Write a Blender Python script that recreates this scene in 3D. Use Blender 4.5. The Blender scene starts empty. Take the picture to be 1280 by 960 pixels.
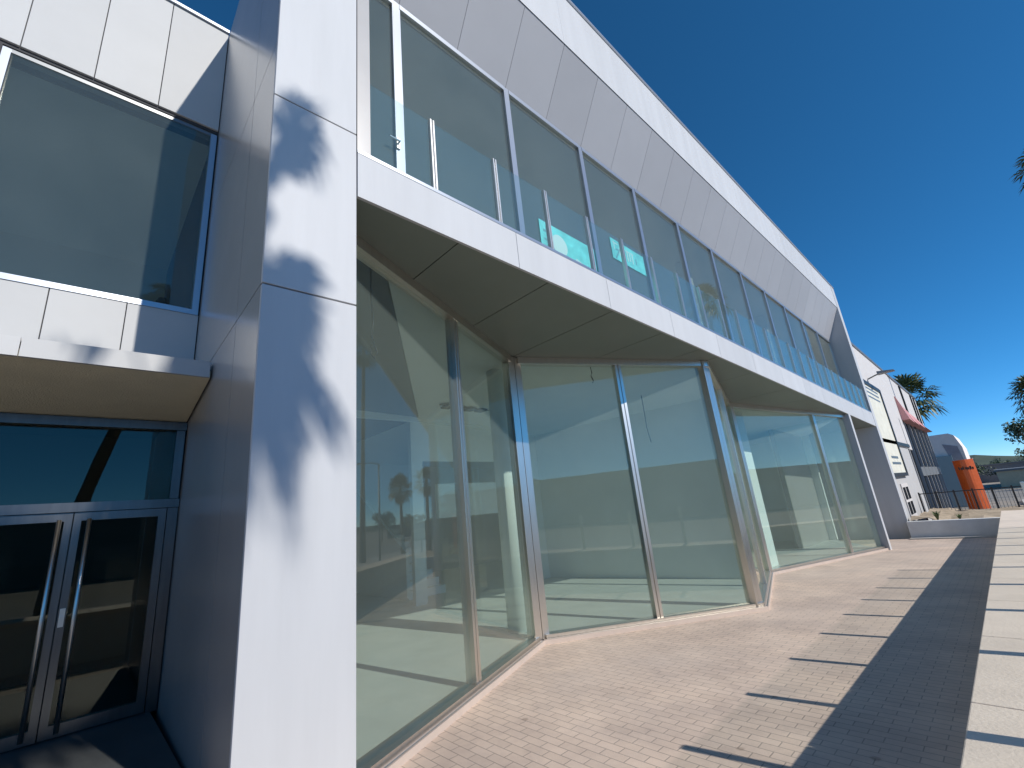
import bpy, math, random
from mathutils import Vector, Matrix
random.seed(7)
R = math.radians
scene = bpy.context.scene
col = scene.collection

# ------------------------------------------------------------------ materials
def mat(name, color=(.5,.5,.5), rough=.5, metal=0.0, spec=.5, var=0.0, vscale=3.0, bump=0.0, bscale=60.0, stretch=(1,1,1), coat=0.0, island=0.0):
    m = bpy.data.materials.new(name); m.use_nodes = True
    nt = m.node_tree; b = nt.nodes['Principled BSDF']
    b.inputs['Base Color'].default_value = (*color, 1)
    b.inputs['Roughness'].default_value = rough
    b.inputs['Metallic'].default_value = metal
    b.inputs['Specular IOR Level'].default_value = spec
    b.inputs['Coat Weight'].default_value = coat
    if var or bump:
        tc = nt.nodes.new('ShaderNodeTexCoord'); mp = nt.nodes.new('ShaderNodeMapping')
        mp.inputs['Scale'].default_value = stretch
        nt.links.new(tc.outputs['Object'], mp.inputs['Vector'])
    if var:
        n = nt.nodes.new('ShaderNodeTexNoise'); n.inputs['Scale'].default_value = vscale
        n.inputs['Detail'].default_value = 6; n.inputs['Roughness'].default_value = .62
        nt.links.new(mp.outputs['Vector'], n.inputs['Vector'])
        r = nt.nodes.new('ShaderNodeValToRGB')
        r.color_ramp.elements[0].position = .3; r.color_ramp.elements[1].position = .72
        r.color_ramp.elements[0].color = (*[c*(1-var) for c in color], 1)
        r.color_ramp.elements[1].color = (*[min(1,c*(1+var)) for c in color], 1)
        nt.links.new(n.outputs['Fac'], r.inputs['Fac'])
        nt.links.new(r.outputs['Color'], b.inputs['Base Color'])
        mr = nt.nodes.new('ShaderNodeMapRange')
        mr.inputs['To Min'].default_value = max(0.02, rough*(1-.6*var)); mr.inputs['To Max'].default_value = min(1, rough*(1+.8*var))
        nt.links.new(n.outputs['Fac'], mr.inputs['Value']); nt.links.new(mr.outputs['Result'], b.inputs['Roughness'])
    if island:
        ge = nt.nodes.new('ShaderNodeNewGeometry'); hv = nt.nodes.new('ShaderNodeHueSaturation'); mi = nt.nodes.new('ShaderNodeMapRange')
        mi.inputs['To Min'].default_value = 1-island; mi.inputs['To Max'].default_value = 1+island
        nt.links.new(ge.outputs['Random Per Island'], mi.inputs['Value']); nt.links.new(mi.outputs['Result'], hv.inputs['Value'])
        src = b.inputs['Base Color'].links[0].from_socket
        nt.links.new(src, hv.inputs['Color']); nt.links.new(hv.outputs['Color'], b.inputs['Base Color'])
    if bump:
        n2 = nt.nodes.new('ShaderNodeTexNoise'); n2.inputs['Scale'].default_value = bscale; n2.inputs['Detail'].default_value = 4
        nt.links.new(mp.outputs['Vector'], n2.inputs['Vector'])
        bp = nt.nodes.new('ShaderNodeBump'); bp.inputs['Strength'].default_value = bump; bp.inputs['Distance'].default_value = .02
        nt.links.new(n2.outputs['Fac'], bp.inputs['Height']); nt.links.new(bp.outputs['Normal'], b.inputs['Normal'])
    return m

def glass(name, tint=(.86,.93,.9), ior=1.6, dust=0.0, dustcol=(.5,.52,.5), rough=0.0):
    m = bpy.data.materials.new(name); m.use_nodes = True
    nt = m.node_tree; nt.nodes.remove(nt.nodes['Principled BSDF'])
    out = nt.nodes['Material Output']
    t = nt.nodes.new('ShaderNodeBsdfTransparent'); t.inputs['Color'].default_value = (*tint,1)
    g = nt.nodes.new('ShaderNodeBsdfGlossy'); g.inputs['Roughness'].default_value = rough
    g.inputs['Color'].default_value = (.97,.93,.82,1)
    f = nt.nodes.new('ShaderNodeFresnel')
    ge = nt.nodes.new('ShaderNodeNewGeometry'); ma = nt.nodes.new('ShaderNodeMath'); ma.operation='MULTIPLY_ADD'
    ma.inputs[1].default_value = 1/ior-ior; ma.inputs[2].default_value = ior   # same air-to-glass reflectance on both faces of the thin pane
    nt.links.new(ge.outputs['Backfacing'], ma.inputs[0]); nt.links.new(ma.outputs[0], f.inputs['IOR'])
    mx = nt.nodes.new('ShaderNodeMixShader')
    nt.links.new(f.outputs['Fac'], mx.inputs['Fac']); nt.links.new(t.outputs[0], mx.inputs[1]); nt.links.new(g.outputs[0], mx.inputs[2])
    last = mx
    if dust:
        d = nt.nodes.new('ShaderNodeBsdfDiffuse'); d.inputs['Color'].default_value = (*dustcol,1)
        tc = nt.nodes.new('ShaderNodeTexCoord'); n = nt.nodes.new('ShaderNodeTexNoise'); n.inputs['Scale'].default_value = 1.3
        n.inputs['Detail'].default_value = 8
        nt.links.new(tc.outputs['Object'], n.inputs['Vector'])
        mr = nt.nodes.new('ShaderNodeMapRange'); mr.inputs['To Min'].default_value = dust*.6; mr.inputs['To Max'].default_value = dust*1.4
        nt.links.new(n.outputs['Fac'], mr.inputs['Value'])
        m2 = nt.nodes.new('ShaderNodeMixShader')
        nt.links.new(mr.outputs['Result'], m2.inputs['Fac']); nt.links.new(mx.outputs[0], m2.inputs[1]); nt.links.new(d.outputs[0], m2.inputs[2])
        last = m2
    nt.links.new(last.outputs[0], out.inputs['Surface'])
    return m

def paving():
    m = bpy.data.materials.new('brick_paving'); m.use_nodes = True
    nt = m.node_tree; b = nt.nodes['Principled BSDF']; N = nt.nodes.new; L = nt.links.new
    tc = N('ShaderNodeTexCoord'); mp = N('ShaderNodeMapping'); mp.inputs['Rotation'].default_value = (0,0,R(90))
    L(tc.outputs['Object'], mp.inputs['Vector'])
    br = N('ShaderNodeTexBrick'); br.offset = .5
    br.inputs['Scale'].default_value = 1; br.inputs['Brick Width'].default_value = .205; br.inputs['Row Height'].default_value = .088
    br.inputs['Mortar Size'].default_value = .0042; br.inputs['Mortar Smooth'].default_value = .3; br.inputs['Bias'].default_value = 0
    br.inputs['Color1'].default_value = (.73,.575,.465,1); br.inputs['Color2'].default_value = (.66,.52,.42,1); br.inputs['Mortar'].default_value = (.40,.325,.27,1)
    L(mp.outputs['Vector'], br.inputs['Vector'])
    n = N('ShaderNodeTexNoise'); n.inputs['Scale'].default_value = 1.1; n.inputs['Detail'].default_value = 9; n.inputs['Roughness'].default_value = .65
    L(tc.outputs['Object'], n.inputs['Vector'])
    r = N('ShaderNodeValToRGB'); r.color_ramp.elements[0].position = .33; r.color_ramp.elements[1].position = .68
    r.color_ramp.elements[0].color = (.72,.72,.74,1); r.color_ramp.elements[1].color = (1.08,1.07,1.04,1)
    L(n.outputs['Fac'], r.inputs['Fac'])
    mu = N('ShaderNodeMix'); mu.data_type='RGBA'; mu.blend_type='MULTIPLY'; mu.inputs['Factor'].default_value = .85
    L(br.outputs['Color'], mu.inputs['A']); L(r.outputs['Color'], mu.inputs['B'])
    # pale dust film in irregular patches
    n2 = N('ShaderNodeTexNoise'); n2.inputs['Scale'].default_value = .45; n2.inputs['Detail'].default_value = 10; n2.inputs['Roughness'].default_value = .7
    L(tc.outputs['Object'], n2.inputs['Vector'])
    r2 = N('ShaderNodeValToRGB'); r2.color_ramp.elements[0].position = .42; r2.color_ramp.elements[1].position = .72
    r2.color_ramp.elements[0].color = (0,0,0,1); r2.color_ramp.elements[1].color = (.6,.6,.6,1)
    L(n2.outputs['Fac'], r2.inputs['Fac'])
    m3 = N('ShaderNodeMix'); m3.data_type='RGBA'; m3.inputs['B'].default_value = (.66,.55,.465,1)
    L(r2.outputs['Color'], m3.inputs['Factor']); L(mu.outputs['Result'], m3.inputs['A'])
    vo = N('ShaderNodeTexVoronoi'); vo.inputs['Scale'].default_value = 1.7; L(tc.outputs['Object'], vo.inputs['Vector'])
    nz = N('ShaderNodeTexNoise'); nz.inputs['Scale'].default_value = 14; L(tc.outputs['Object'], nz.inputs['Vector'])
    sb = N('ShaderNodeMath'); sb.operation='MULTIPLY_ADD'; sb.inputs[1].default_value=.05; L(nz.outputs['Fac'], sb.inputs[0]); L(vo.outputs['Distance'], sb.inputs[2])
    r4 = N('ShaderNodeValToRGB'); r4.color_ramp.elements[0].position=.055; r4.color_ramp.elements[1].position=.085
    r4.color_ramp.elements[0].color=(.72,.70,.68,1); r4.color_ramp.elements[1].color=(1,1,1,1); L(sb.outputs[0], r4.inputs['Fac'])
    n5 = N('ShaderNodeTexNoise'); n5.inputs['Scale'].default_value=2.6; n5.inputs['Detail'].default_value=12; n5.inputs['Roughness'].default_value=.75; n5.inputs['Distortion'].default_value=.6; L(tc.outputs['Object'], n5.inputs['Vector'])
    r5 = N('ShaderNodeValToRGB'); r5.color_ramp.elements[0].position=.36; r5.color_ramp.elements[1].position=.5
    r5.color_ramp.elements[0].color=(.80,.80,.82,1); r5.color_ramp.elements[1].color=(1,1,1,1); L(n5.outputs['Fac'], r5.inputs['Fac'])
    m6 = N('ShaderNodeMix'); m6.data_type='RGBA'; m6.blend_type='MULTIPLY'; m6.inputs['Factor'].default_value=1; L(m3.outputs['Result'], m6.inputs['A']); L(r4.outputs['Color'], m6.inputs['B'])
    m7 = N('ShaderNodeMix'); m7.data_type='RGBA'; m7.blend_type='MULTIPLY'; m7.inputs['Factor'].default_value=.5; L(m6.outputs['Result'], m7.inputs['A']); L(r5.outputs['Color'], m7.inputs['B'])
    L(m7.outputs['Result'], b.inputs['Base Color'])
    b.inputs['Roughness'].default_value = .8
    n3 = N('ShaderNodeTexNoise'); n3.inputs['Scale'].default_value = 90; L(tc.outputs['Object'], n3.inputs['Vector'])
    ad = N('ShaderNodeMath'); ad.operation='MULTIPLY_ADD'; ad.inputs[1].default_value=.25
    L(n3.outputs['Fac'], ad.inputs[0]); iv = N('ShaderNodeMath'); iv.operation='SUBTRACT'; iv.inputs[0].default_value=1
    L(br.outputs['Fac'], iv.inputs[1]); L(iv.outputs[0], ad.inputs[2])
    bp = N('ShaderNodeBump'); bp.inputs['Strength'].default_value=.5; bp.inputs['Distance'].default_value=.008
    L(ad.outputs[0], bp.inputs['Height']); L(bp.outputs['Normal'], b.inputs['Normal'])
    return m

M = dict(
 alu   = mat('silver_white_cladding', (.52,.525,.535), .55, 0.0, .22, var=.055, vscale=1.1, stretch=(3,3,.3), island=.035),
  alu2 = mat('sloped_dimmed_cladding', (.40,.40,.42), .52, .0, .3, var=.035, vscale=.8, island=.045),  # same cladding, darkened in colour to stand for grazing sun on the slope
 alug  = mat('glossy_grey_cladding', (.46,.445,.43), .24, .3, var=.05, vscale=.9),
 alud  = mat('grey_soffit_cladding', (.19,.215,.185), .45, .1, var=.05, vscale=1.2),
 white = mat('white_wing_panels', (.53,.53,.525), .6, 0, .25, var=.04, vscale=.9, island=.03),
 gap   = mat('dark_joint', (.05,.05,.055), .8),
 steel = mat('polished_stainless', (.70,.66,.60), .33, 1.0, var=.04, vscale=3, stretch=(6,6,.6)),
 stepm = mat('dark_entrance_tile', (.07,.075,.075), .6, var=.2, vscale=3),
 dsteel = mat('dull_door_frame', (.16,.16,.16), .3, 1.0, var=.12, vscale=3, stretch=(6,6,.6)),
 brushed = mat('brushed_stainless', (.74,.73,.71), .32, .9, var=.08, vscale=4, stretch=(6,6,.6)),
 alframe = mat('silver_window_frame', (.47,.50,.55), .3, .8),
 sill  = mat('stone_sill', (.55,.46,.40), .45, .1, var=.06, vscale=5),
 glass = glass('green_shop_glass', (.90,.955,.93), 1.62, .06, (.47,.56,.53)),
 uglass= glass('upper_glass', (.80,.84,.82), 1.7, .09, (.42,.46,.45)),
 bglass= glass('clear_balustrade_glass', (.92,.965,.97), 1.5, .035, (.40,.60,.66)),
 fglass= glass('fence_glass', (.955,.965,.955), 1.5),
 dglass= glass('dark_door_glass', (.50,.60,.57), 1.5),
 wglass= glass('dusty_window_glass', (.70,.76,.75), 1.7, .08, (.36,.42,.42)),
 edge  = mat('glass_edge', (.35,.55,.5), .2),
 inwall= mat('white_interior_plaster', (.80,.84,.82), .8, var=.04, vscale=1),
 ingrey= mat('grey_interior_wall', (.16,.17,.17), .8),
 infloor=mat('pale_concrete_floor', (.52,.53,.51), .5, var=.08, vscale=2),
 blind = mat('grey_roller_blind', (.07,.08,.08), .9, var=.05),
 soff  = mat('tan_soffit_render', (.80,.74,.54), .9, var=.06, bump=.4, bscale=90),
 black = mat('black_metal', (.02,.02,.022), .45),
 dark  = mat('dark_glazing', (.012,.015,.018), .8, 0, .05),
 coping= mat('cream_coping_stone', (.82,.69,.56), .75, var=.08, vscale=2.5, bump=.15, island=.04),
 conc  = mat('painted_low_wall', (.70,.70,.69), .8, var=.1, vscale=2),
 pave  = paving(),
 asph  = mat('pale_fill_road', (.26,.25,.235), .9, var=.2, vscale=6, bump=.3),  # road out of view, colour lightened to bounce fill onto the pillar
 grnd  = mat('dry_ground', (.27,.24,.20), .95, var=.25, vscale=.5),
 soil  = mat('tan_soil', (.42,.33,.23), .95, var=.3, vscale=4, bump=.8, bscale=12),
 kerb  = mat('concrete_kerb', (.46,.44,.41), .85, var=.1),
 mark  = mat('white_road_paint', (.75,.75,.73), .7, var=.1),
 nwall = mat('neighbour_white_wall', (.58,.55,.53), .8, var=.05),
 nwall2= mat('neighbour_grey_wall', (.46,.45,.44), .8, var=.05),
 pink  = mat('salmon_band', (.66,.32,.30), .6, var=.12, vscale=1.5),
 banner= mat('cream_banner_sheet', (.68,.66,.56), .7, var=.1, vscale=2),
 orange= mat('orange_sign_paint', (.55,.10,.018), .4, var=.1),
 farw  = mat('far_pinkish_render', (.86,.76,.71), .8, var=.05),
 mural = mat('grey_mural', (.38,.34,.37), .8, var=.3, vscale=.9),
 bluep = mat('pale_blue_glazing', (.28,.36,.38), .25),
 fargrey=mat('far_grey_roof', (.14,.15,.16), .8, var=.1),
 farbeige=mat('far_beige_wall', (.45,.40,.28), .8, var=.1),
 wareh = mat('warehouse_sheet', (.17,.18,.18), .7, var=.1),
 hill  = mat('hill_scrub', (.06,.08,.05), .95, var=.4, vscale=.02),
 bark  = mat('palm_bark', (.17,.13,.10), .95, var=.3, vscale=3, stretch=(1,1,6), bump=.6, bscale=8),
 palm  = mat('palm_leaf', (.075,.10,.035), .5, var=.35, vscale=1.2),
 palmdry=mat('dry_palm_leaf', (.24,.17,.09), .8, var=.3),
 leaf  = mat('tree_leaf', (.055,.085,.035), .6, var=.5, vscale=.8),
 weed  = mat('weed_leaf', (.10,.13,.05), .7, var=.4),
 teal  = mat('teal_poster_print', (.13,.62,.58), .5, var=.25, vscale=5),
 tealp = mat('pale_poster_print', (.50,.72,.66), .5),
 teald = mat('dark_poster_print', (.10,.30,.33), .5),
 lampm = mat('lamp_grey', (.22,.23,.24), .4, .6),
)

# ------------------------------------------------------------------ mesh helpers
class MB:
    def __init__(s): s.v=[]; s.f=[]; s.m=[]; s.mats=[]
    def face(s, pts, mi=0):
        n=len(s.v); s.v+= [tuple(p) for p in pts]; s.f.append(tuple(range(n,n+len(pts)))); s.m.append(mi)
    def hexa(s, p, mi=0):   # p: 4 bottom (ccw) + 4 top
        n=len(s.v); s.v += [tuple(q) for q in p]
        for f in ((3,2,1,0),(4,5,6,7),(0,1,5,4),(1,2,6,5),(2,3,7,6),(3,0,4,7)):
            s.f.append(tuple(n+i for i in f)); s.m.append(mi)
    def box(s, a, b, mi=0):
        (x0,y0,z0),(x1,y1,z1)=a,b
        s.hexa([(x0,y0,z0),(x1,y0,z0),(x1,y1,z0),(x0,y1,z0),(x0,y0,z1),(x1,y0,z1),(x1,y1,z1),(x0,y1,z1)],mi)
    def prism(s, poly, zb, zt, mi=0):  # poly: list of (x,y) ccw; zb, zt numbers or functions of (x,y)
        B=[(x,y,zb(x,y) if callable(zb) else zb) for x,y in poly]; T=[(x,y,zt(x,y) if callable(zt) else zt) for x,y in poly]
        n=len(poly); k=len(s.v); s.v+=B+T
        s.f.append(tuple(k+i for i in reversed(range(n)))); s.m.append(mi)
        s.f.append(tuple(k+n+i for i in range(n))); s.m.append(mi)
        for i in range(n):
            j=(i+1)%n; s.f.append((k+i,k+j,k+n+j,k+n+i)); s.m.append(mi)
    def tube(s, pts, rad, seg=8, mi=0, cap=True):
        pts=[Vector(p) for p in pts]; rads = rad if isinstance(rad,(list,tuple)) else [rad]*len(pts)
        rings=[]
        for i,p in enumerate(pts):
            d=(pts[min(i+1,len(pts)-1)]-pts[max(i-1,0)]).normalized()
            u=d.cross(Vector((0,0,1))); 
            if u.length<1e-3: u=d.cross(Vector((0,1,0)))
            u.normalize(); w=u.cross(d)
            k=len(s.v)
            for j in range(seg):
                a=2*math.pi*j/seg; q=p+(u*math.cos(a)+w*math.sin(a))*rads[i]; s.v.append(tuple(q))
            rings.append(k)
        for a,b in zip(rings,rings[1:]):
            for j in range(seg):
                s.f.append((a+j,a+(j+1)%seg,b+(j+1)%seg,b+j)); s.m.append(mi)
        if cap:
            s.f.append(tuple(rings[0]+j for j in reversed(range(seg)))); s.m.append(mi)
            s.f.append(tuple(rings[-1]+j for j in range(seg))); s.m.append(mi)
    def build(s, name, m, parent=None, bevel=0, smooth=False, org=None):
        me=bpy.data.meshes.new(name); 
        me.from_pydata(s.v,[],s.f)
        for x in (m if isinstance(m,(list,tuple)) else [m]): me.materials.append(x)
        me.polygons.foreach_set('material_index', s.m)
        if smooth: me.polygons.foreach_set('use_smooth',[True]*len(s.f))
        me.update()
        o=bpy.data.objects.new(name,me); col.objects.link(o)
        if parent is not None:
            o.parent=parent; o.matrix_parent_inverse = Matrix.Translation(parent.location).inverted() if any(parent.location) and not parent.get('_local') else Matrix()
        if bevel:
            md=o.modifiers.new('bevel','BEVEL'); md.width=bevel; md.segments=2; md.limit_method='ANGLE'
        return o

def tag(o, label=None, cat=None, group=None, kind=None):
    if label: o['label']=label
    if cat: o['category']=cat
    if group: o['group']=group
    if kind: o['kind']=kind
    return o
def empty(name, loc, label, cat, group=None):
    o=bpy.data.objects.new(name,None); col.objects.link(o); o.location=loc; o.empty_display_size=.3
    return tag(o,label,cat,group)
def copy_tree(o, loc, label=None, group=None, rotz=None, scale=None):
    c=o.copy(); col.objects.link(c); c.location=loc
    if rotz is not None: c.rotation_euler=(0,0,rotz)
    if scale is not None: c.scale=(scale,)*3
    if label: c['label']=label
    if group: c['group']=group
    def rec(a,b):
        for ch in [q for q in bpy.data.objects if q.parent==a]:
            d=ch.copy(); col.objects.link(d); d.parent=b; rec(ch,d)
    rec(o,c); return c
def local(o): o['_local']=1; return o

SL=.022
def gz(x): return -SL*max(-60,min(60,x))
def D(x): return 2.9-.0095*(x-1.33)       # front plane of the main facade
def zt(x): return 4.61-.031*(x-1.33)      # balcony fascia top
def zb(x): return 4.16-.035*(x-1.33)      # balcony fascia bottom
def zr(x): return 9.87-.036*(x-5)         # roof edge
def zs(x): return 8.66-.021*(x-3.76)      # lower edge of roof band
def zh(x): return 7.70-.034*(x-2)         # upper window head
WO=.60                                     # setback of upper windows
XE=21.25                                   # inner face of far end wall

# ------------------------------------------------------------------ ground
def sheet(name, xs, ys, dz, m, kind='structure'):
    b=MB(); n=len(ys)
    b.v=[(x,y,gz(x)+dz) for x in xs for y in ys]
    for i in range(len(xs)-1):
        for j in range(len(ys)-1):
            b.f.append((i*n+j,(i+1)*n+j,(i+1)*n+j+1,i*n+j+1)); b.m.append(0)
    return tag(b.build(name,m),kind=kind)
sheet('ground',[-3000,-200,-60,60,200,3000],[-3000,-200,0,200,3000],-.15,M['grnd'])
sheet('road',[-400,-60,60,400],[-17.5,-8.1],-.146,M['asph'])
b=MB()
for y0,y1,x0,dx,ln in ((-12.86,-12.74,-60,6,3),):
    x=x0
    while x<60:
        b.face([(x,y0,gz(x)-.142),(x+ln,y0,gz(x+ln)-.142),(x+ln,y1,gz(x+ln)-.142),(x,y1,gz(x)-.142)]); x+=dx
b.face([(-60,-8.4,gz(-60)-.142),(60,-8.4,gz(60)-.142),(60,-8.3,gz(60)-.142),(-60,-8.3,gz(-60)-.142)])
tag(b.build('road_markings',M['mark']),kind='structure')
b=MB(); b.hexa([(-60,-8.1,gz(-60)-.2),(60,-8.1,gz(60)-.2),(60,-.47,gz(60)-.2),(-60,-.47,gz(-60)-.2),(-60,-8.1,gz(-60)),(60,-8.1,gz(60)),(60,-.47,gz(60)),(-60,-.47,gz(-60))])
tag(b.build('street_sidewalk',M['kerb']),kind='structure')
X1=20.85
b=MB(); b.hexa([(-40,-.46,gz(-40)-.2),(X1,-.46,gz(X1)-.2),(X1,8,gz(X1)-.2),(-40,8,gz(-40)-.2),(-40,-.46,gz(-40)),(X1,-.46,gz(X1)),(X1,8,gz(X1)),(-40,8,gz(-40))])
tag(b.build('pavement',M['pave']),kind='structure')
# concrete border strip along the far low wall
b=MB(); b.hexa([(20.45,.35,gz(20.45)-.05),(20.8,.35,gz(20.8)-.05),(20.8,2.7,gz(20.8)-.05),(20.45,2.7,gz(20.45)-.05),(20.45,.35,gz(20.45)+.035),(20.8,.35,gz(20.8)+.035),(20.8,2.7,gz(20.8)+.035),(20.45,2.7,gz(20.45)+.035)])
tag(b.build('kerb',M['kerb']),kind='structure')

# ------------------------------------------------------------------ parapet wall beside the walk, with glass fence
PH=.743; PY=.345
pw=empty('low_wall',(0,-.05,0),'long low wall with cream coping slabs along the right side of the brick walk','wall')
b=MB(); x0,x1=-14,20.8
b.hexa([(x0,-.42,gz(x0)-.1),(x1,-.42,gz(x1)-.1),(x1,PY-.03,gz(x1)-.1),(x0,PY-.03,gz(x0)-.1),(x0,-.42,gz(x0)+PH-.06),(x1,-.42,gz(x1)+PH-.06),(x1,PY-.03,gz(x1)+PH-.06),(x0,PY-.03,gz(x0)+PH-.06)])
b.build('wall',M['conc'],pw)
b=MB(); x=x0
while x<x1-.1:
    xe=min(x+1.2,x1); a=x+.004; e=xe-.004
    b.hexa([(a,-.45,gz(a)+PH-.06),(e,-.45,gz(e)+PH-.06),(e,PY,gz(e)+PH-.06),(a,PY,gz(a)+PH-.06),(a,-.45,gz(a)+PH),(e,-.45,gz(e)+PH),(e,PY,gz(e)+PH),(a,PY,gz(a)+PH)])
    x=xe
b.build('coping',M['coping'],pw,bevel=.006)
FY=-.2; FT=1.55; PX=[3.72+1.185*i for i in range(-12,9)]
gf=empty('glass_fence',(3,FY,.7),'clear glass fence with slim steel posts standing on the low wall coping','fence')
for i,x in enumerate(PX):
    b=MB(); z=gz(x); b.box((x-.036,FY-.025,z+PH+.001),(x+.036,FY+.025,z+FT+.02)); b.build('post',M['steel'],gf)
    if i<len(PX)-1:
        xn=PX[i+1]; a=x+.045; e=xn-.045
        b=MB(); b.hexa([(a,FY-.005,gz(a)+PH+.04),(e,FY-.005,gz(e)+PH+.04),(e,FY+.005,gz(e)+PH+.04),(a,FY+.005,gz(a)+PH+.04),(a,FY-.005,gz(a)+FT),(e,FY-.005,gz(e)+FT),(e,FY+.005,gz(e)+FT),(a,FY+.005,gz(a)+FT)])
        b.build('pane',M['fglass'],gf)

# ------------------------------------------------------------------ main building
mb=empty('commercial_building',(10,8,0),'long two storey showroom clad in silver panels with zigzag shop windows below a glass balcony','building')
# front pillar: panels with open joints
def pslab(b,x0,x1,z0,z1,y0f,y1f,mi=0):
    b.hexa([(x0,y0f(x0),z0),(x1,y0f(x1),z0),(x1,y1f(x1),z0),(x0,y1f(x0),z0),(x0,y0f(x0),z1),(x1,y0f(x1),z1),(x1,y1f(x1),z1),(x0,y1f(x0),z1)],mi)
PT=8.27
b=MB()
for z0,z1 in ((-.2,3.185),(3.197,4.755),(4.767,6.55),(6.562,PT)):
    pslab(b,.70,1.33,z0,z1,lambda x:D(x),lambda x:D(x)+.03)
p=b.build('pillar',M['alu'],mb,bevel=.003)
b=MB(); pslab(b,.71,1.32,-.2,PT-.01,lambda x:D(x)+.028,lambda x:D(x)+.30); b.build('pillar_core',M['gap'],mb)
# return wall from the pillar back to the entrance wing
def rx(y): return .70+.0174*(y-2.93)
b=MB()
for (ya,yb) in ((2.935,3.60),(3.608,5.75)):
    for z0,z1 in ((-.2,3.19),(3.198,5.3),(5.308,PT)):
        if ya<3 : pass
        b.hexa([(rx(ya),ya,z0),(rx(ya)+.03,ya,z0),(rx(yb)+.03,yb,z0),(rx(yb),yb,z0),(rx(ya),ya,z1),(rx(ya)+.03,ya,z1),(rx(yb)+.03,yb,z1),(rx(yb),yb,z1)])
b.build('return_wall',M['alug'],mb)
b=MB(); b.prism([(.735,3.2),(1.30,3.2),(1.30,16),(.80,16)],-.2,PT-.02); b.build('return_wall_core',M['gap'],mb)
# fascia in panels
FX=[1.338,3.12,4.75,6.4,8.05,9.7,11.35,13.0,14.65,16.3,17.95,19.6,XE]
b=MB()
for a,e in zip(FX,FX[1:]):
    a+=.003; e-=.003
    b.hexa([(a,D(a),zb(a)),(e,D(e),zb(e)),(e,D(e)+.03,zb(e)),(a,D(a)+.03,zb(a)),(a,D(a),zt(a)),(e,D(e),zt(e)),(e,D(e)+.03,zt(e)),(a,D(a)+.03,zt(a))])
b.build('fascia',M['alu'],mb)
b=MB(); a,e=1.34,XE
b.hexa([(a,D(a)+.029,zb(a)+.02),(e,D(e)+.029,zb(e)+.02),(e,9,zb(e)+.02),(a,9,zb(a)+.02),(a,D(a)+.029,zt(a)-.02),(e,D(e)+.029,zt(e)-.02),(e,9,zt(e)-.02),(a,9,zt(a)-.02)])
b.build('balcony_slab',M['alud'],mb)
b=MB()
b.hexa([(a,D(a)-.004,zt(a)-.022),(e,D(e)-.004,zt(e)-.022),(e,D(e)+.05,zt(e)-.022),(a,D(a)+.05,zt(a)-.022),(a,D(a)-.004,zt(a)+.012),(e,D(e)-.004,zt(e)+.012),(e,D(e)+.05,zt(e)+.012),(a,D(a)+.05,zt(a)+.012)])
b.build('fascia_trim',M['alframe'],mb)
# zigzag shop front plan (outer sill line)
L=[(1.335,3.215),(4.84,4.785),(7.98,2.995),(11.74,4.13),(17.2,2.76)]
# soffit panels: strips across between facade and zigzag, joints every 1.65 m along skew lines
def zig(x):
    for (xa,ya),(xb,yb) in zip(L,L[1:]):
        if xa<=x<=xb: return ya+(yb-ya)*(x-xa)/(xb-xa)
    return 5.2
b=MB(); cuts=sorted(set([1.345,2.35,3.6,4.84,6.1,7.3,7.98,9.6,11.74,13.4,15.0,16.6,17.2]))
sk=.0
for a,e in zip(cuts,cuts[1:]):
    a+=.006; e-=.006
    P=[(a,D(a)+.031),(e,D(e)+.031),(e,max(zig(e)+.2,D(e)+.06)),(a,max(zig(a)+.2,D(a)+.06))]
    b.prism(P,lambda x,y:zb(x)+.005,lambda x,y:zb(x)+.018)
P=[(17.206,D(17.2)+.031),(XE,D(XE)+.031),(XE,5.2),(17.206,5.2)]
b.prism(P,lambda x,y:zb(x)+.005,lambda x,y:zb(x)+.018)
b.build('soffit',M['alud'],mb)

def seg_box(b, A, Bp, t0, t1, o0, o1, z0, z1, mi=0):
    """box along the plan line A-B from t0 to t1 metres, offset o0..o1 inward (left normal), z0/z1 functions of x"""
    A=Vector(A); Bp=Vector(Bp); d=(Bp-A).normalized(); n=Vector((-d.y,d.x))
    q=[A+d*t0+n*o0,A+d*t1+n*o0,A+d*t1+n*o1,A+d*t0+n*o1]
    b.hexa([(p.x,p.y,z0(p.x)) for p in q]+[(p.x,p.y,z1(p.x)) for p in q])
mull={0:[1.47+.0+.0],1:[],2:[1.95],3:[]}
segs=[]
for i,(A,Bp) in enumerate(zip(L,L[1:])):
    ln=(Vector(Bp)-Vector(A)).length; segs.append((A,Bp,ln))
MT={0:[2.04],1:[1.80],2:[1.98],3:[3.72]}
S0=lambda x:gz(x)+.055
S1=lambda x:gz(x)+.105
HT=lambda x:zb(x)-.01
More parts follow.
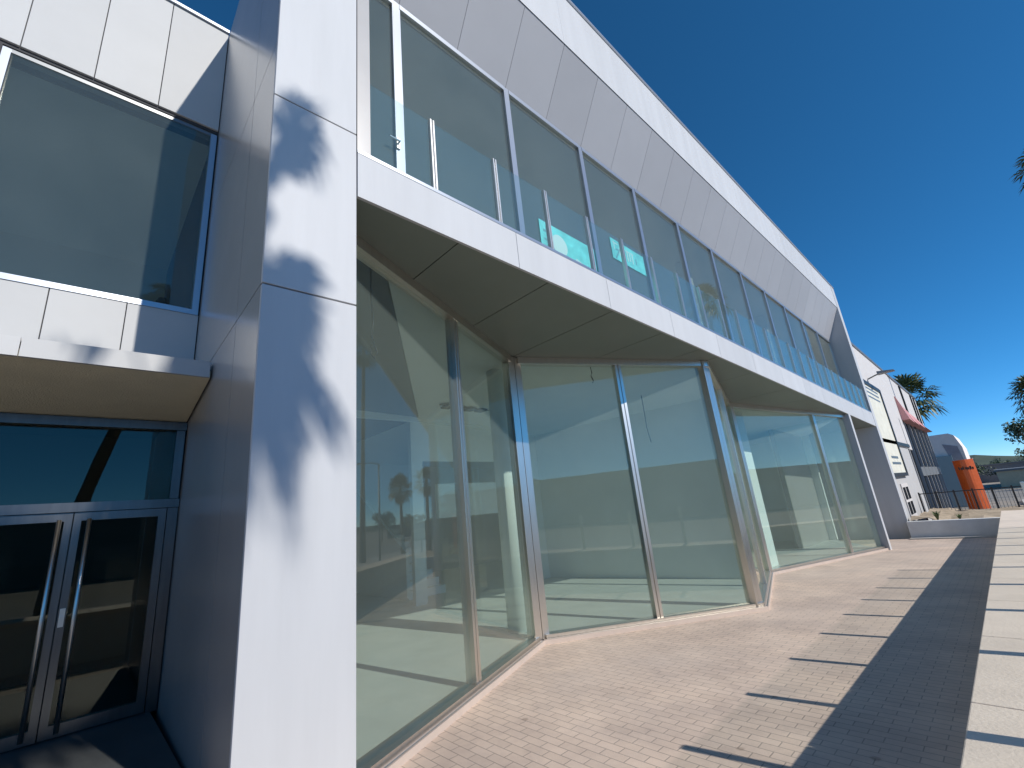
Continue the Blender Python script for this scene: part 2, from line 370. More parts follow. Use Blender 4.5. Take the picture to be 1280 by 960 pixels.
for i,(A,Bp,ln) in enumerate(segs):
    # stepped sill
    b=MB(); seg_box(b,A,Bp,0,ln,0,.30,lambda x:gz(x)-.1,S0); b.build('sill',M['sill'],mb)
    b=MB(); seg_box(b,A,Bp,.02,ln-.02,.012,.022,lambda x:S0(x)+.001,lambda x:S0(x)+.006); seg_box(b,A,Bp,.04,ln-.04,.05,.22,lambda x:S0(x)+.001,S1); b.build('bottom_rail',M['steel'],mb)
    b=MB(); seg_box(b,A,Bp,.05,ln-.05,.06,.20,lambda x:zb(x)-.10,lambda x:zb(x)+.004); b.build('head_rail',M['steel'],mb)
    stops=[.03]+MT[i]+[ln-.03]
    for k,(a,e) in enumerate(zip(stops,stops[1:])):
        b=MB(); seg_box(b,A,Bp,a+.03,e-.03,.115,.131,lambda x:S1(x)-.01,lambda x:zb(x)-.09); b.build('shop_pane',M['glass'],mb)
    for t in MT[i]:
        b=MB(); seg_box(b,A,Bp,t-.055,t-.006,.07,.19,lambda x:S1(x)+.001,HT); seg_box(b,A,Bp,t+.006,t+.055,.07,.19,lambda x:S1(x)+.001,HT)
        seg_box(b,A,Bp,t-.006,t+.006,.085,.18,lambda x:S1(x)+.001,HT)
        b.build('mullion',M['steel'],mb,bevel=.003)
# corner mullions
for (x,y),w,m in (((1.40,3.36),.035,'steel'),((4.85,4.90),.07,'steel'),((7.97,3.175),.062,'steel'),((11.74,4.24),.05,'steel')):
    b=MB()
    for dx in (-w,w):
        b.prism([(x+dx-w*.93,y-.07),(x+dx+w*.93,y-.07),(x+dx+w*.93,y+.09),(x+dx-w*.93,y+.09)],lambda X,Y:S0(X)+.002,lambda X,Y:zb(X)-.004)
    b.build('corner_mullion',M[m],mb,bevel=.003)
# pale end post of the shop front
b=MB(); b.prism([(17.08,2.745),(17.32,2.745),(17.32,3.05),(17.08,3.05)],lambda X,Y:gz(X)-.05,lambda X,Y:zb(X)+.002)
b.build('end_post',M['alu'],mb,bevel=.004)
# recess behind the end post
b=MB(); b.prism([(17.3,5.0),(XE,5.0),(XE,5.15),(17.3,5.15)],lambda X,Y:gz(X)-.1,lambda X,Y:zb(X)+.003); b.build('recess_wall',M['alug'],mb)
b=MB(); b.prism([(17.21,3.06),(17.31,3.06),(17.31,5.0),(17.21,5.0)],lambda X,Y:gz(X)-.1,lambda X,Y:zb(X)+.003); b.build('recess_side',M['glass'],mb)
# far end wall
b=MB()
b.prism([(XE,2.70),(XE+.45,2.70),(XE+.45,16),(XE,16)],-.8,lambda X,Y:zr(X))
b.build('end_wall',M['alu'],mb,bevel=.004)
# roof band and sloped panel above the upper windows
RX=[1.36]+[2.13+.87*i for i in range(22)]+[XE]
b=MB()
for a,e in zip(RX,RX[1:]):
    a+=.003; e-=.003
    ya,ye=D(a)+WO-.02,D(e)+WO-.02
    b.hexa([(a,D(a)+.01,zs(a)),(e,D(e)+.01,zs(e)),(e,ye,zh(e)),(a,ya,zh(a)),(a,D(a)+.03,zs(a)+.06),(e,D(e)+.03,zs(e)+.06),(e,ye,zh(e)+.06),(a,ya,zh(a)+.06)])
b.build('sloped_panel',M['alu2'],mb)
b=MB(); a,e=1.36,XE
b.hexa([(a,D(a)+.035,zs(a)+.03),(e,D(e)+.035,zs(e)+.03),(e,D(e)+WO+.05,zh(e)+.03),(a,D(a)+WO+.05,zh(a)+.03),(a,D(a)+.05,zs(a)+.1),(e,D(e)+.05,zs(e)+.1),(e,D(e)+WO+.05,zh(e)+.1),(a,D(a)+WO+.05,zh(a)+.1)])
b.build('panel_backing',M['gap'],mb)
BX=[1.36,4.72,8.2,11.68,15.16,18.64,XE+.002]
b=MB()
for a,e in zip(BX,BX[1:]):
    a+=.001; e-=.001
    b.hexa([(a,D(a),zs(a)),(e,D(e),zs(e)),(e,D(e)+.04,zs(e)+.07),(a,D(a)+.04,zs(a)+.07),(a,D(a),zr(a)),(e,D(e),zr(e)),(e,D(e)+.04,zr(e)),(a,D(a)+.04,zr(a))])
b.build('roof_band',M['alu'],mb)
b=MB(); a,e=1.34,XE+.46
b.hexa([(a,D(a)-.03,zr(a)+.002),(e,D(e)-.03,zr(e)+.002),(e,D(e)+.35,zr(e)+.002),(a,D(a)+.35,zr(a)+.002),(a,D(a)-.03,zr(a)+.04),(e,D(e)-.03,zr(e)+.04),(e,D(e)+.35,zr(e)+.04),(a,D(a)+.35,zr(a)+.04)])
b.build('roof_trim',M['alframe'],mb)
b=MB(); b.prism([(1.36,3.0),(XE,2.8),(XE,16),(1.36,16)],lambda x,y:zs(x)+.3,lambda x,y:zs(x)+.45); b.build('roof',M['kerb'],mb)
b=MB(); b.prism([(1.36,2.95),(1.48,2.95),(1.48,16),(1.36,16)],4.4,lambda x,y:zr(x)-.01); b.build('side_wall',M['alug'],mb)
b=MB(); b.box((1.36,15.8,-.3),(XE,16,9)); b.build('rear_wall',M['inwall'],mb)
# upper windows
WX=[1.49,2.08,3.87,5.57,7.20,8.92,10.6,12.36,14.1,15.83,17.6,19.4,XE-.01]
wy=lambda x:D(x)+WO
for i,(a,e) in enumerate(zip(WX,WX[1:])):
    b=MB()
    def vbar(x,w,d0=-.03,d1=.05):
        b.hexa([(x-w,wy(x)+d0,zt(x)),(x+w,wy(x)+d0,zt(x)),(x+w,wy(x)+d1,zt(x)),(x-w,wy(x)+d1,zt(x)),(x-w,wy(x)+d0,zh(x)),(x+w,wy(x)+d0,zh(x)),(x+w,wy(x)+d1,zh(x)),(x-w,wy(x)+d1,zh(x))])
    w=.045 if i else .05
    if i>0: vbar(a+.012,.036 if i!=1 else .045)
    else: vbar(a+.03,.03)
    vbar(e-.036,.012)
    for z0f,z1f in ((lambda x:zh(x)-.075,lambda x:zh(x)-.002),(lambda x:zt(x)+.002,lambda x:zt(x)+.05)):
        A=a+.05;E=e-.05
        b.hexa([(A,wy(A)-.035,z0f(A)),(E,wy(E)-.035,z0f(E)),(E,wy(E)+.045,z0f(E)),(A,wy(A)+.045,z0f(A)),(A,wy(A)-.035,z1f(A)),(E,wy(E)-.035,z1f(E)),(E,wy(E)+.045,z1f(E)),(A,wy(A)+.045,z1f(A))])
    w=b.build('window',M['alframe'],mb)
    b=MB(); A=a+.04;E=e-.04
    b.hexa([(A,wy(A)+.005,zt(A)+.04),(E,wy(E)+.005,zt(E)+.04),(E,wy(E)+.017,zt(E)+.04),(A,wy(A)+.017,zt(A)+.04),(A,wy(A)+.005,zh(A)-.06),(E,wy(E)+.005,zh(E)-.06),(E,wy(E)+.017,zh(E)-.06),(A,wy(A)+.017,zh(A)-.06)])
    b.build('pane',M['uglass'],w)
    if i in (1,):
        b=MB(); x=a-.03; z=zt(x)+.95
        b.box((x-.02,wy(x)-.05,z-.07),(x+.02,wy(x)-.032,z+.07)); b.tube([(x,wy(x)-.05,z),(x,wy(x)-.08,z),(x-.12,wy(x)-.08,z)],.011)
        b.build('handle',M['steel'],w)
# glass balustrade on the balcony edge
bx=[1.40]+[2.13+.82*i for i in range(24)]
bx=[x for x in bx if x<XE-.2]+[XE-.03]
for i,x in enumerate(bx):
    if 0<i<len(bx)-1:
        b=MB(); y=D(x)+.055
        for dx in (-.016,.016): b.box((x+dx-.008,y-.02,zt(x)-.02),(x+dx+.008,y+.025,zt(x)+.885))
        b.box((x-.007,y,zt(x)-.02),(x+.007,y+.015,zt(x)+.86))
        b.build('balustrade_post',M['brushed'],mb)
    if i<len(bx)-1:
        a=x+.012;e=bx[i+1]-.012; H=.88
        b=MB(); y=.062
        b.hexa([(a,D(a)+y,zt(a)+.012),(e,D(e)+y,zt(e)+.012),(e,D(e)+y+.01,zt(e)+.012),(a,D(a)+y+.01,zt(a)+.012),(a,D(a)+y,zt(a)+H),(e,D(e)+y,zt(e)+H),(e,D(e)+y+.01,zt(e)+H),(a,D(a)+y+.01,zt(a)+H)])
        b.build('balustrade_pane',M['bglass'],mb)
# interior: floors, ceilings, partitions, columns
FLz=lambda x,y:gz(x)+.06
b=MB(); b.prism([(1.36,3.45),(4.84,5.02),(7.98,3.24),(11.74,4.4),(17.2,3.05),(17.2,3.1),(XE,5.2),(XE,15.8),(1.36,15.8)],lambda x,y:gz(x)-.1,FLz); b.build('floor',M['infloor'],mb)
b=MB()
b.prism([(1.98,3.66),(4.84,5.0),(7.98,3.21),(11.74,4.34),(17.2,2.98),(XE,5.2),(XE,15.8),(5.6,15.8),(5.6,8.9)],lambda x,y:zb(x)-.02,lambda x,y:zb(x)+.015); b.build('ceiling',M['inwall'],mb)
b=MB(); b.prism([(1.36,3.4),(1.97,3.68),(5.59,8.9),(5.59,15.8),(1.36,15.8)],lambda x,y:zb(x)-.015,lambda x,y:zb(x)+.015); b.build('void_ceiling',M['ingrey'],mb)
WB=lambda x,y:gz(x)+.06; WT=lambda x,y:zb(x)-.021
b=MB(); b.prism([(10.62,4.03),(10.74,4.07),(10.0,9.4),(9.88,9.3)],WB,WT); b.build('interior_wall',M['inwall'],mb)
b=MB(); b.prism([(8.6,9.3),(9.87,9.301),(9.97,9.42),(8.6,9.42)],WB,WT)
b.prism([(5.6,9.3),(8.6,9.3),(8.6,9.42),(5.6,9.42)],lambda x,y:3.05,WT)
b.prism([(6.3,9.3),(8.6,9.3),(8.6,9.42),(6.3,9.42)],lambda x,y:1.70,lambda x,y:2.5)
b.prism([(5.6,9.3),(5.9,9.3),(5.9,9.42),(5.6,9.42)],WB,lambda x,y:3.05)
b.build('interior_wall',M['inwall'],mb)
b=MB(); b.prism([(10.0,9.43),(XE-.4,9.43),(XE-.4,9.55),(10.0,9.55)],WB,WT); b.build('interior_wall',M['inwall'],mb)
b=MB(); b.prism([(20.5,4.75),(20.62,4.75),(20.62,9.42),(20.5,9.42)],WB,WT); b.build('interior_wall',M['inwall'],mb)
# stair with solid balustrade seen deep inside
b=MB()
for k in range(9):
    b.box((5.95+.0,10.2+.28*k,gz(6)+.06),(7.0,10.2+.28*(k+1),gz(6)+.06+.18*(k+1)))
b.hexa([(5.85,10.1,0),(5.93,10.1,0),(5.93,12.8,0),(5.85,12.8,0),(5.85,10.1,1.0),(5.93,10.1,1.0),(5.93,12.8,2.7),(5.85,12.8,2.7)])
b.build('staircase',M['inwall'],mb)
b=MB(); b.tube([(5.02,5.5,gz(5)+.061),(5.02,5.5,zb(5)-.022)],.15,28); b.build('column',M['inwall'],mb,smooth=True)
b=MB(); b.prism([(12.35,4.42),(13.05,4.42),(13.05,4.85),(12.35,4.85)],WB,WT); b.build('column',M['inwall'],mb)
b=MB(); b.prism([(18.6,5.3),(19.3,5.3),(19.3,5.6),(18.6,5.6)],WB,WT); b.build('column',M['inwall'],mb)
# upper room
b=MB(); b.prism([(1.5,3.6),(XE,3.42),(XE,9),(1.5,9)],lambda x,y:zt(x)-.01,lambda x,y:zt(x)+.03); b.build('upper_floor',M['infloor'],mb)
b=MB(); b.prism([(1.5,3.58),(XE,3.40),(XE,9),(1.5,9)],lambda x,y:zh(x)-.05,lambda x,y:zh(x)+.02); b.build('upper_ceiling',M['inwall'],mb)
b=MB(); b.box((1.5,8.9,3.9),(XE,9,7.6)); b.build('upper_wall',M['inwall'],mb)
for x in (10.55,16.0):
    b=MB(); b.box((x-.12,4.0,zt(x)+.03),(x+.12,4.25,zh(x)-.06)); b.build('upper_column',M['inwall'],mb)

# ------------------------------------------------------------------ entrance wing on the left
ew=empty('entrance_wing',(-3,7,0),'white panelled entrance wing with a big window above a canopied glass door','building')
YW=5.6; XR=.742; PTL=8.30
seams=[-.43-.555*k for k in range(18,0,-1)]+[-.43,.13]
cols=[-10.4]+seams+[XR]
wx0,wx1,wz0,wz1=-1.06,.70,4.12,6.60
b=MB()
for a,e in zip(cols,cols[1:]):
    a2=a+.004; e2=e-.004
    for z0,z1 in ((3.15,4.06),(6.64,PTL)):
        b.box((a2,YW,z0),(e2,YW+.03,z1))
    if e<=wx0+.05: b.box((a2,YW,4.068),(min(e2,wx0-.05),YW+.03,6.632))
b.build('wall',M['white'],ew,bevel=.003)
b=MB(); b.box((-10.4,YW+.029,6.6),(XR,YW+.3,PTL-.02)); b.box((-10.4,YW+.029,3.0),(XR,YW+.3,4.1)); b.box((-10.4,YW+.029,4.1),(wx0-.04,YW+.3,6.6)); b.box((wx1+.035,YW+.029,4.1),(XR,YW+.3,6.6))
b.build('wall_core',M['gap'],ew)
b=MB(); b.box((-10.4,YW-.03,PTL),(XR,YW+.3,PTL+.04)); b.build('parapet_trim',M['alframe'],ew)
b=MB(); b.box((-10.4,YW+.3,8.0),(XR,14,8.15)); b.build('roof',M['kerb'],ew)
b=MB()
b.box((wx0-.03,YW-.01,wz0-.06),(wx1+.03,YW+.10,wz0)); b.box((wx0-.03,YW+.04,wz1-.05),(wx1+.03,YW+.14,wz1+.03),1)
b.box((wx0-.03,YW-.005,wz0),(wx0+.03,YW+.1,wz1-.05)); b.box((wx1-.03,YW-.005,wz0),(wx1+.03,YW+.1,wz1-.05))
w=b.build('window',[M['alframe'],M['lampm']],ew)
b=MB(); b.box((wx0+.02,YW+.045,wz0-.01),(wx1-.02,YW+.057,wz1-.04)); b.build('pane',M['wglass'],w)
b=MB(); b.box((-6,YW+.301,3.9),(.73,YW+5,4.05)); b.build('upper_floor',M['inwall'],ew)
b=MB(); b.box((-6,YW+.301,6.72),(.73,YW+5,6.8)); b.build('upper_ceiling',M['inwall'],ew)
b=MB(); b.box((-6,YW+4.2,4.051),(.73,YW+4.3,6.719)); b.build('interior_wall',M['inwall'],ew)
# canopy
YC=4.40
b=MB()
for a,e in ((-10.4,-7.5),(-7.5,-5),(-5,-2.6),(-2.6,-.42),(-.42,.705)):
    b.hexa([(a+.003,YC,2.985),(e-.003,YC,2.985),(e-.003,YC+.03,2.985),(a+.003,YC+.03,2.985),(a+.003,YC,3.125),(e-.003,YC,3.125),(e-.003,YC+.03,3.125),(a+.003,YC+.03,3.125)])
b.box((-10.4,YC+.031,3.10),(.715,YW-.002,3.13))
b.build('canopy',M['white'],ew)
b=MB(); b.hexa([(-10.4,YC+.032,2.99),(.713,YC+.032,2.99),(.735,YW+.1,2.84),(-10.4,YW+.1,2.84),(-10.4,YC+.032,3.05),(.713,YC+.032,3.05),(.735,YW+.1,3.0),(-10.4,YW+.1,3.0)]); b.build('canopy_soffit',M['soff'],ew)
ST=.27
b=MB(); b.box((-6,3.3,-.1),(.695,YW+.3,ST)); b.build('entrance_step',M['stepm'],ew,bevel=.006)
# shop front of the entrance: header, transom, double door
b=MB(); b.box((-4.5,YW-.02,2.76),(.74,YW+.1,2.84)); b.box((-4.5,YW-.03,1.995),(.74,YW+.09,2.075)); b.box((.655,YW-.025,ST),(.735,YW+.08,1.99)); b.box((-.74,YW-.025,ST),(-.66,YW+.08,1.99)); b.box((-4.5,YW-.02,ST),(-.745,YW+.09,ST+.08)); b.box((.66,YW-.02,2.08),(.73,YW+.08,2.755)); b.build('door_frame',M['dsteel'],ew)
b=MB(); b.box((-4.4,YW+.02,2.07),(.66,YW+.032,2.77)); b.build('transom_pane',M['dglass'],ew)
b=MB(); b.box((-4.4,YW+.02,ST+.07),(-.745,YW+.032,2.0)); b.build('side_pane',M['dglass'],ew)
for s,(a,e,hx) in enumerate(((-.655,-.004,-.085),(.004,.65,.105))):
    b=MB()
    b.box((a,YW-.01,ST+.01),(e,YW+.05,ST+.10)); b.box((a,YW-.01,1.92),(e,YW+.05,1.99))
    if s==0: b.box((a,YW-.01,ST+.10),(a+.06,YW+.05,1.92)); b.box((e-.05,YW-.01,ST+.10),(e,YW+.05,1.92))
    else: b.box((a,YW-.01,ST+.10),(a+.05,YW+.05,1.92)); b.box((e-.06,YW-.01,ST+.10),(e,YW+.05,1.92))
    d=b.build('door',M['dsteel'],ew)
    b=MB(); b.box((a+.05,YW+.015,ST+.09),(e-.05,YW+.027,1.93)); b.build('pane',M['dglass'],d)
    b=MB(); b.tube([(hx,YW-.075,ST+.05),(hx,YW-.075,1.93)],.016,12)
    for z in (ST+.2,1.75): b.tube([(hx,YW-.075,z),(hx,YW-.01,z)],.009,8)
    b.build('handle',M['steel'],d,smooth=True)
    if s==1:
        b=MB(); b.box((a+.008,YW-.03,1.08),(a+.042,YW-.011,1.22)); b.tube([(a+.025,YW-.045,1.15),(a+.025,YW-.03,1.15)],.014,12); b.build('lock',M['steel'],d)
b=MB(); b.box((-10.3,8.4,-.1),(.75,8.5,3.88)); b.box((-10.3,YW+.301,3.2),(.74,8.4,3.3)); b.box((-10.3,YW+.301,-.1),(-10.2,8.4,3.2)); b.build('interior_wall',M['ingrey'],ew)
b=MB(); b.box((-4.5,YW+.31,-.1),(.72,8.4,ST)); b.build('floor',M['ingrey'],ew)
b=MB(); b.box((-10.4,YW+.0,-.1),(-4.51,YW+.3,2.84)); b.build('lower_wall',M['white'],ew)
# small lamp on the window ledge
lp=local(empty('table_lamp',(.42,YW+.2,wz0),'small dark lamp with domed shade on the ledge of the left upper window','lamp'))
b=MB(); b.tube([(0,0,-.02),(0,0,.0)],.035,12); b.tube([(0,0,0),(0,0,.10)],.009,8); b.build('base',M['black'],lp)
b=MB(); b.tube([(0,0,.08),(0,0,.11),(0,0,.15),(0,0,.165)],[.055,.055,.04,.012],14); b.build('lamp_shade',M['black'],lp,smooth=True)

# ------------------------------------------------------------------ things inside
def poster(x0,x1,z0f,h,yoff,name,label,kind):
    t=empty(name,((x0+x1)/2,wy(x0)+yoff,z0f(x0)),label,'poster')
    b=MB(); y=lambda x:wy(x)+yoff
    def q(xa,xb,ua,ub,dy,mi):
        b.hexa([(xa,y(xa)-dy,z0f(xa)+h*ua),(xb,y(xb)-dy,z0f(xb)+h*ua),(xb,y(xb)+.004,z0f(xb)+h*ua),(xa,y(xa)+.004,z0f(xa)+h*ua),(xa,y(xa)-dy,z0f(xa)+h*ub),(xb,y(xb)-dy,z0f(xb)+h*ub),(xb,y(xb)+.004,z0f(xb)+h*ub),(xa,y(xa)+.004,z0f(xa)+h*ub)],mi)
    q(x0,x1,0,1,.002,0)
    w=x1-x0
    if kind==0:
        for (u,v,r) in ((.32,.55,.17),):
            cx=x0+w*u; n=20
            b.face([(cx+r*math.cos(2*math.pi*k/n),y(cx)-.004,z0f(cx)+h*v+r*math.sin(2*math.pi*k/n)) for k in range(n)][::-1],1)
        for (a,e,u,v) in ((.06,.20,.72,.78),(.10,.13,.25,.9),(.06,.2,.5,.55),(.17,.19,.3,.7)): q(x0+w*a,x0+w*e,u,v,.004,2)
        cx=x0+w*.72; b.face([(x0+w*.5,y(cx)-.004,z0f(cx)+.02),(x0+w*.86,y(cx)-.004,z0f(cx)+.02),(x0+w*.72,y(cx)-.004,z0f(cx)+h*.35),(x0+w*.6,y(cx)-.004,z0f(cx)+h*.42)],1)
    else:
        for (a,e,u,v) in ((.08,.1,.5,.9),(.05,.2,.8,.85),(.22,.26,.3,.7),(.45,.48,.25,.75),(.52,.55,.3,.7),(.6,.63,.25,.75),(.42,.66,.72,.78)): q(x0+w*a,x0+w*e,u,v,.004,1)
        for (a,e,u,v) in ((.12,.2,.5,.58),(.7,.74,.3,.6)): q(x0+w*a,x0+w*e,u,v,.004,2)
        cx=x0+w*.2; b.face([(x0+w*.08,y(cx)-.005,z0f(cx)+h*.1),(x0+w*.1,y(cx)-.005,z0f(cx)+h*.05),(x0+w*.34,y(cx)-.005,z0f(cx)+h*.88),(x0+w*.32,y(cx)-.005,z0f(cx)+h*.93)],2)
    b.build('sheet',[M['teal'],M['tealp'],M['teald']],t)
poster(4.25,5.50,lambda x:zt(x)+.60,.66,.08,'poster','larger teal poster with pale circle behind the third upper window','a')if False else poster(4.25,5.50,lambda x:zt(x)+.42,.62,-.006,'poster','larger teal poster with a pale round spot, low behind the balcony glass',0)
poster(6.05,7.08,lambda x:zt(x)+1.10,.40,-.006,'poster','smaller teal poster crossed by a diagonal dark line, right of the larger one',1)
def wire(x,y,z,shape,label):
    b=MB(); b.tube([(x+dx,y+dy,z+dz) for dx,dy,dz in shape],.009,6)
    o=b.build('hanging_cable',M['black']); tag(o,label,'cable')
    return b
wire(1.87,3.75,zb(1.87)-.02,[(0,0,0),(.0,0,-.35),(.02,.0,-.6),(.0,0,-.75),(.03,0,-.82),(.06,.0,-.90),(.03,0,-.97),(-.01,0,-.93),(0,0,-.85)],'short black cable ending in a loop behind the first shop pane beside the pillar')
wire(6.28,4.4,zb(6.28)-.02,[(0,0,0),(.02,0,-.12),(-.02,.0,-.18),(.03,0,-.26),(0,0,-.3)],'small curled cable end just below the ceiling in the middle shop bay')
wire(8.9,5.0,zb(8.9)-.02,[(0,0,0),(.0,0,-.4),(.02,.02,-.7),(.06,.0,-1.05)],'long dangling black cable near the right edge of the middle shop bay')
def clight(x,y,label):
    t=local(empty('ceiling_light',(x,y,zb(x)-.03),label,'ceiling light'))
    b=MB()
    for k in range(4): b.box((-.5+.3*k,-.12,-.06),(-.3+.3*k,.12,-.02))
    b.box((-.6,-.02,-.02),(.8,.02,.005)); b.build('track',M['black'],t)
clight(5.9,7.6,'dark track of ceiling spots above the sunlit floor of the first shop bay')
clight(9.4,7.2,'dark track of ceiling spots high in the middle shop bay') if False else None

# ------------------------------------------------------------------ far low wall, soil, weeds
fw=empty('low_wall',(20.95,1.6,gz(21)),'short grey low wall closing the far end of the brick walk','wall')
b=MB(); b.box((20.85,-.45,gz(21)-.2),(21.1,2.69,gz(21)+.55)); b.build('wall',M['conc'],fw,bevel=.008)
b=MB(); n=14
xs=[21.1+ (30-21.1)*i/n for i in range(n+1)]; ys=[-1+3.6*j/8 for j in range(9)]
hh={}
for i,x in enumerate(xs):
    for j,y in enumerate(ys):
        hh[i,j]=(x,y,gz(21)+.50-.02*(x-21.1)+random.uniform(-.06,.09)+(.12 if y>2 else 0))
for i in range(n):
    for j in range(8): b.face([hh[i,j],hh[i+1,j],hh[i+1,j+1],hh[i,j+1]])
tag(b.build('soil',M['soil']),kind='structure')
def weed(x,y,z,h,label,n=26):
    b=MB()
    for k in range(n):
        a=random.uniform(0,6.28); l=h*random.uniform(.5,1); dx,dy=math.cos(a)*l*.5,math.sin(a)*l*.5
        p=Vector((x,y,z)); q=p+Vector((dx*.5,dy*.5,l*.8)); r=p+Vector((dx,dy,l)); w=Vector((-math.sin(a),math.cos(a),0))*.025
        b.face([p-w*.4,p+w*.4,q+w,q-w]); b.face([q-w,q+w,r])
    return tag(b.build('weed',M['weed']),label,'weed')
weed(21.3,1.9,gz(21)+.5,.35,'small green weed drooping over the far low wall beside the orange sign')
weed(21.25,1.35,gz(21)+.48,.22,'tiny tuft of weed on the far low wall left of the cream coping')

# ------------------------------------------------------------------ neighbouring building
YN=2.98
nb=empty('neighbour_building',(33,8,-.6),'white industrial building with a dark glazed front and salmon band past the showroom','building')
NZ=lambda x:7.30-.012*(x-23)
b=MB()
b.hexa([(22.0,YN,3.15),(32.8,YN,2.9),(32.8,YN+.3,2.9),(22.0,YN+.3,3.15),(22.0,YN,NZ(22)),(32.8,YN,NZ(32.8)),(32.8,YN+.3,NZ(32.8)),(22.0,YN+.3,NZ(22))])
b.hexa([(32.83,YN+.02,4.7),(45,YN+.02,4.5),(45,YN+.3,4.5),(32.83,YN+.3,4.7),(32.83,YN+.02,NZ(33)),(45,YN+.02,NZ(45)),(45,YN+.3,NZ(45)),(32.83,YN+.3,NZ(33))])
b.build('upper_wall',M['nwall'],nb)
b=MB(); b.box((22.0,YN+.03,-.9),(31.3,YN+.3,3.14)); b.build('lower_wall',M['nwall2'],nb)
b=MB(); b.box((22,YN-.06,3.0),(31.5,YN+.02,3.16)); b.build('ledge',M['black'],nb)
b=MB(); b.hexa([(22,YN-.05,NZ(22)),(45.1,YN-.05,NZ(45)),(45.1,YN+.4,NZ(45)),(22,YN+.4,NZ(22)),(22,YN-.05,NZ(22)+.1),(45.1,YN-.05,NZ(45)+.1),(45.1,YN+.4,NZ(45)+.1),(22,YN+.4,NZ(22)+.1)]); b.build('roof_trim',M['lampm'],nb)
b=MB(); b.box((22,YN+.31,-.9),(45,12,6.9)); b.build('body',M['nwall2'],nb)
for x in (37.0,42.0,43.6):
    b=MB(); b.box((x-.35,YN-.02,4.9),(x+.35,YN+.015,NZ(x)-.1)); b.build('window_strip',M['dark'],nb)
b=MB(); b.box((31.4,YN+.1,-.95),(45,YN+.29,4.6)); b.build('glazing',M['dark'],nb)
for x in (31.4,33.4,35.4,37.4,39.4,41.4,43.4,44.9):
    b=MB(); b.box((x-.05,YN-.02,-.95),(x+.05,YN+.095,4.55)); b.build('fin',M['nwall2'],nb)
b=MB(); b.box((33.6,YN-.02,1.5),(44.8,YN+.09,2.0)); b.build('spandrel',M['fargrey'],nb)
b=MB()
pts=[(32.6,5.9),(34.5,5.5),(37,5.3),(40,5.2),(44.5,4.9)]
for (xa,za),(xb,zb_) in zip(pts,pts[1:]):
    b.hexa([(xa,YN-.35,4.55),(xb,YN-.35,4.45),(xb,YN+.01,4.45),(xa,YN+.01,4.55),(xa,YN-.05,za),(xb,YN-.05,zb_),(xb,YN+.01,zb_),(xa,YN+.01,za)])
b.build('salmon_band',M['pink'],nb)
b=MB()
for z0 in (.05,.65):
    for x0 in (24.9,25.75): b.box((x0,YN-.012,z0),(x0+.7,YN+.028,z0+.5),1)
b.box((24.75,YN-.008,-.1),(26.6,YN+.025,1.3),0); b.build('window',[M['nwall'],M['dark']],nb)
bn=empty('wall_banner',(25,YN,1.5),'tall cream banner in a black frame on the white neighbouring wall','banner')
b=MB(); b.box((22.3,YN-.06,1.75),(26.9,YN-.03,5.45)); b.build('sheet',M['banner'],bn)
b=MB(); b.box((26.9,YN-.10,1.6),(27.15,YN-.005,5.6)); b.box((22.1,YN-.10,5.45),(26.9,YN-.005,5.62)); b.box((22.1,YN-.10,1.6),(26.9,YN-.005,1.75)); b.box((22.1,YN-.1,1.75),(22.3,YN-.005,5.45))
b.build('frame',M['black'],bn)
b=MB()
for z in (4.9,5.1,5.28):
    b.box((23.0,YN-.066,z),(26.2,YN-.061,z+.07))
for z,x0,x1 in ((2.35,24.2,26.0),(2.1,24.0,26.3)): b.box((x0,YN-.066,z),(x1,YN-.061,z+.1))
b.build('print',M['lampm'],bn)
wl=empty('wall_lamp',(24.6,YN,5.95),'dark flat lamp on an arm sticking out above the cream banner','lamp')
b=MB(); b.tube([(25.2,YN,5.9),(25.2,YN-.3,6.0),(25.2,YN-.45,6.03)],.03,8); b.build('arm',M['lampm'],wl)
b=MB(); b.hexa([(25.0,YN-1.0,6.02),(25.4,YN-1.0,6.02),(25.4,YN-.4,6.0),(25.0,YN-.4,6.0),(25.1,YN-.97,6.07),(25.3,YN-.97,6.07),(25.35,YN-.4,6.14),(25.05,YN-.4,6.14)]); b.build('lamp_head',M['lampm'],wl)

# far white building behind
fb=empty('far_building',(57,5,-1.3),'pinkish white building with a cut corner and grey mural behind the orange sign','building')
poly=[(1.75,-1.4),(12,-1.4),(12,4.6),(3.0,4.6),(2.35,4.5),(1.95,3.6)]
poly=[(1.72,-1.4),(1.72,3.5),(2.0,4.55),(2.3,4.75),(12,4.75),(12,-1.4)]
b=MB(); n=len(poly); A=[(54,y,z) for y,z in poly]; Bq=[(62,y,z) for y,z in poly]
b.face(A[::-1]); b.face(Bq)
for i in range(n): b.face([A[i],A[(i+1)%n],Bq[(i+1)%n],Bq[i]][::-1])
b.build('wall',M['farw'],fb)
b=MB(); b.face([(53.98,1.78,1.6),(53.98,2.15,3.9),(53.98,2.7,3.75),(53.98,3.1,3.0),(53.98,2.7,1.7)][::-1]); 
b=MB(); b.hexa([(53.97,1.8,1.4),(53.99,1.8,1.4),(53.99,2.55,1.9),(53.97,2.55,1.9),(53.97,2.0,3.6),(53.99,2.0,3.6),(53.99,2.9,3.9),(53.97,2.9,3.9)]); b.build('mural',M['mural'],fb)
b=MB(); b.box((53.6,2.55,-1.3),(53.99,5,2.9)); b.build('glazing',M['bluep'],fb)

